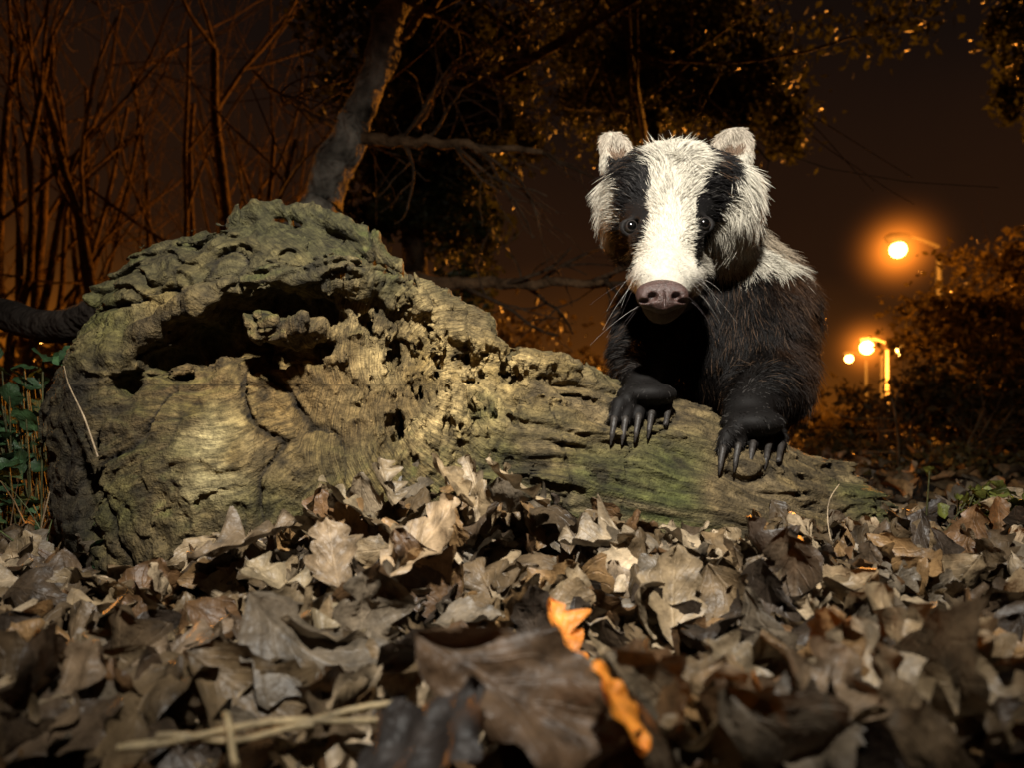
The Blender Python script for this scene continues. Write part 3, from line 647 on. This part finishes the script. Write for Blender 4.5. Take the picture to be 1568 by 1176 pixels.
# ------------------------------------------------------------ STREET LAMPS
def metal(name,a):
    m,nt,b=newmat(name); b.inputs['Base Color'].default_value=(a,a,a,1); b.inputs['Roughness'].default_value=.7; b.inputs['Specular IOR Level'].default_value=.1; return m
M_met=metal('post_steel_unlit',.003); M_met2=metal('post_steel_lit',.10)  # same post steel: darkened to look unlit, lighter where posts look lamplit
def emat(name,col,s):
    m,nt,b=newmat(name); b.inputs['Base Color'].default_value=(0,0,0,1); b.inputs['Emission Color'].default_value=(*col,1); b.inputs['Emission Strength'].default_value=s; return m
M_em=emat('sodium_bulb',(1,.50,.10),30)
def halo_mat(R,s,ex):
    m=bpy.data.materials.new('lamp_glow'); m.use_nodes=True; nt=m.node_tree; nt.nodes.clear(); out=nd(nt,'ShaderNodeOutputMaterial')  # emission-only volume: a painted glow, no mist in it
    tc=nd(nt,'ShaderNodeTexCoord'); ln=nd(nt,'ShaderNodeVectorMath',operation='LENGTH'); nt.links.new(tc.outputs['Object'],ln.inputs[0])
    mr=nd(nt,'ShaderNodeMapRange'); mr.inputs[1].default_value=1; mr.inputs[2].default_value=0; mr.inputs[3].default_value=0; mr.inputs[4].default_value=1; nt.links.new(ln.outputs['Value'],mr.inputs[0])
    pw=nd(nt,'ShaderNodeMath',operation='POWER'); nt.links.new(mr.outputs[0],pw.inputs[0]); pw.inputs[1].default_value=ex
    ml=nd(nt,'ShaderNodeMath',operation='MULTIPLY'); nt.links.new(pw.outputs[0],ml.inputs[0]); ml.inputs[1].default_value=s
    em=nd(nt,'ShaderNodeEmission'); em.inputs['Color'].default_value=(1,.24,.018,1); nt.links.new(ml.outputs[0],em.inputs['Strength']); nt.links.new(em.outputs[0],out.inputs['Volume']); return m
def lamp(u,v,d,rb,P,halo,hs,arm=-1,mt=None,ex=6):
    e=empty('street_lamp'); h_=S(u,v,d); acc=Acc(); mt=mt or M_met
    px=h_[0]-arm*.9
    acc.tube(np.array([[px,d,-.05],[px,d,h_[2]*.5],[px,d,h_[2]-.1]]),[.09,.075,.06],(.1,.1,.1),12)
    t=np.linspace(0,1,10); acc.tube(np.stack([px+arm*.9*t,np.full(10,d),h_[2]-.1+rb+.25*np.sin(t*math.pi/2)],1),np.full(10,.04),(.1,.1,.1),8)
    hx=h_[0]; acc.tube(np.array([[hx-.3,d,h_[2]+rb+.10],[hx-.2,d,h_[2]+rb+.08],[hx,d,h_[2]+rb+.07],[hx+.2,d,h_[2]+rb+.08],[hx+.3,d,h_[2]+rb+.10]]),[.03,.12,.15,.12,.03],(.1,.1,.1),10)
    acc.build('post_and_arm',mat=mt,parent=e)
    uvs('bulb',h_,rb,M_em,e,24)
    if halo: uvs('glow_halo',h_,halo,halo_mat(halo,hs,ex),e,24)  # glowing sphere added around the bulb as a painted halo
    if P:
        l=bpy.data.lights.new('lamp_light','POINT'); l.energy=P; l.color=(1,.33,.035); l.shadow_soft_size=.06; lo=bpy.data.objects.new('lamp_light',l); lo.location=(h_[0]-.15,h_[1]-rb-1.3,h_[2]-rb-.5); sc.collection.objects.link(lo); lo.parent=e
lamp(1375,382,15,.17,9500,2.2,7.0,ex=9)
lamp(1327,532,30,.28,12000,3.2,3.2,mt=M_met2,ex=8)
lamp(1300,549,36,.20,0,0,0,mt=M_met2)
lamp(1378,538,34,.20,0,0,0,1,mt=M_met2)
lamp(-260,380,13,.15,3000,0,0)
lamp(60,520,22,.10,9000,0,0)
# ------------------------------------------------------------ FLASH
l=bpy.data.lights.new('flash','SPOT'); l.energy=114; l.color=(1,.95,.86); l.spot_size=math.radians(96); l.spot_blend=1; l.shadow_soft_size=.025
lo=bpy.data.objects.new('photographer_flash',l); sc.collection.objects.link(lo); lo.location=(.02,-.04,.90)
from mathutils import Vector
lo.rotation_euler=(Vector((.04,.88,.37))-Vector(lo.location)).to_track_quat('-Z','Y').to_euler()
# ------------------------------------------------------------ WORLD
w=bpy.data.worlds.new('World'); sc.world=w; w.use_nodes=True; nt=w.node_tree; bg=nt.nodes['Background']
tc=nd(nt,'ShaderNodeTexCoord'); sp=nd(nt,'ShaderNodeSeparateXYZ'); nt.links.new(tc.outputs['Generated'],sp.inputs[0])
cr=nd(nt,'ShaderNodeValToRGB'); E=cr.color_ramp.elements; E[0].position=0; E[0].color=(.22,.062,.0045,1); E[1].position=1; E[1].color=(.003,.002,.0017,1)
for p_,c_ in [(.10,(.070,.0225,.0040,1)),(.22,(.020,.0078,.0032,1)),(.45,(.0075,.0040,.0028,1))]:
    e_=E.new(p_); e_.color=c_
nz=nd(nt,'ShaderNodeTexNoise'); nz.inputs['Scale'].default_value=3.5; nz.inputs['Detail'].default_value=4; nt.links.new(tc.outputs['Generated'],nz.inputs['Vector'])
ma=nd(nt,'ShaderNodeMath',operation='MULTIPLY_ADD'); ma.inputs[1].default_value=.20; nt.links.new(nz.outputs['Fac'],ma.inputs[0]); 
sb=nd(nt,'ShaderNodeMath',operation='SUBTRACT'); nt.links.new(sp.outputs['Z'],sb.inputs[0]); sb.inputs[1].default_value=.10; nt.links.new(sb.outputs[0],ma.inputs[2])
lf=nd(nt,'ShaderNodeMapRange'); lf.inputs[1].default_value=-.30; lf.inputs[2].default_value=-.65; lf.inputs[3].default_value=0; lf.inputs[4].default_value=.10; nt.links.new(sp.outputs['X'],lf.inputs[0])
s3=nd(nt,'ShaderNodeMath',operation='SUBTRACT'); nt.links.new(ma.outputs[0],s3.inputs[0]); nt.links.new(lf.outputs[0],s3.inputs[1])
nt.links.new(s3.outputs[0],cr.inputs[0]); nt.links.new(cr.outputs[0],bg.inputs[0]); bg.inputs[1].default_value=1
# ------------------------------------------------------------ CAMERA
cd=bpy.data.cameras.new('camera'); co=bpy.data.objects.new('camera',cd); sc.collection.objects.link(co); sc.camera=co
co.location=(0,0,CZ); co.rotation_euler=(math.radians(90),0,0); cd.lens=24; cd.sensor_width=36; cd.shift_y=52/1568; cd.clip_start=.02; cd.clip_end=500
cd.dof.use_dof=True; cd.dof.focus_distance=.75; cd.dof.aperture_fstop=5.8
sc.view_settings.view_transform='Standard'; sc.view_settings.look='None'
print('total',time.time()-T0)
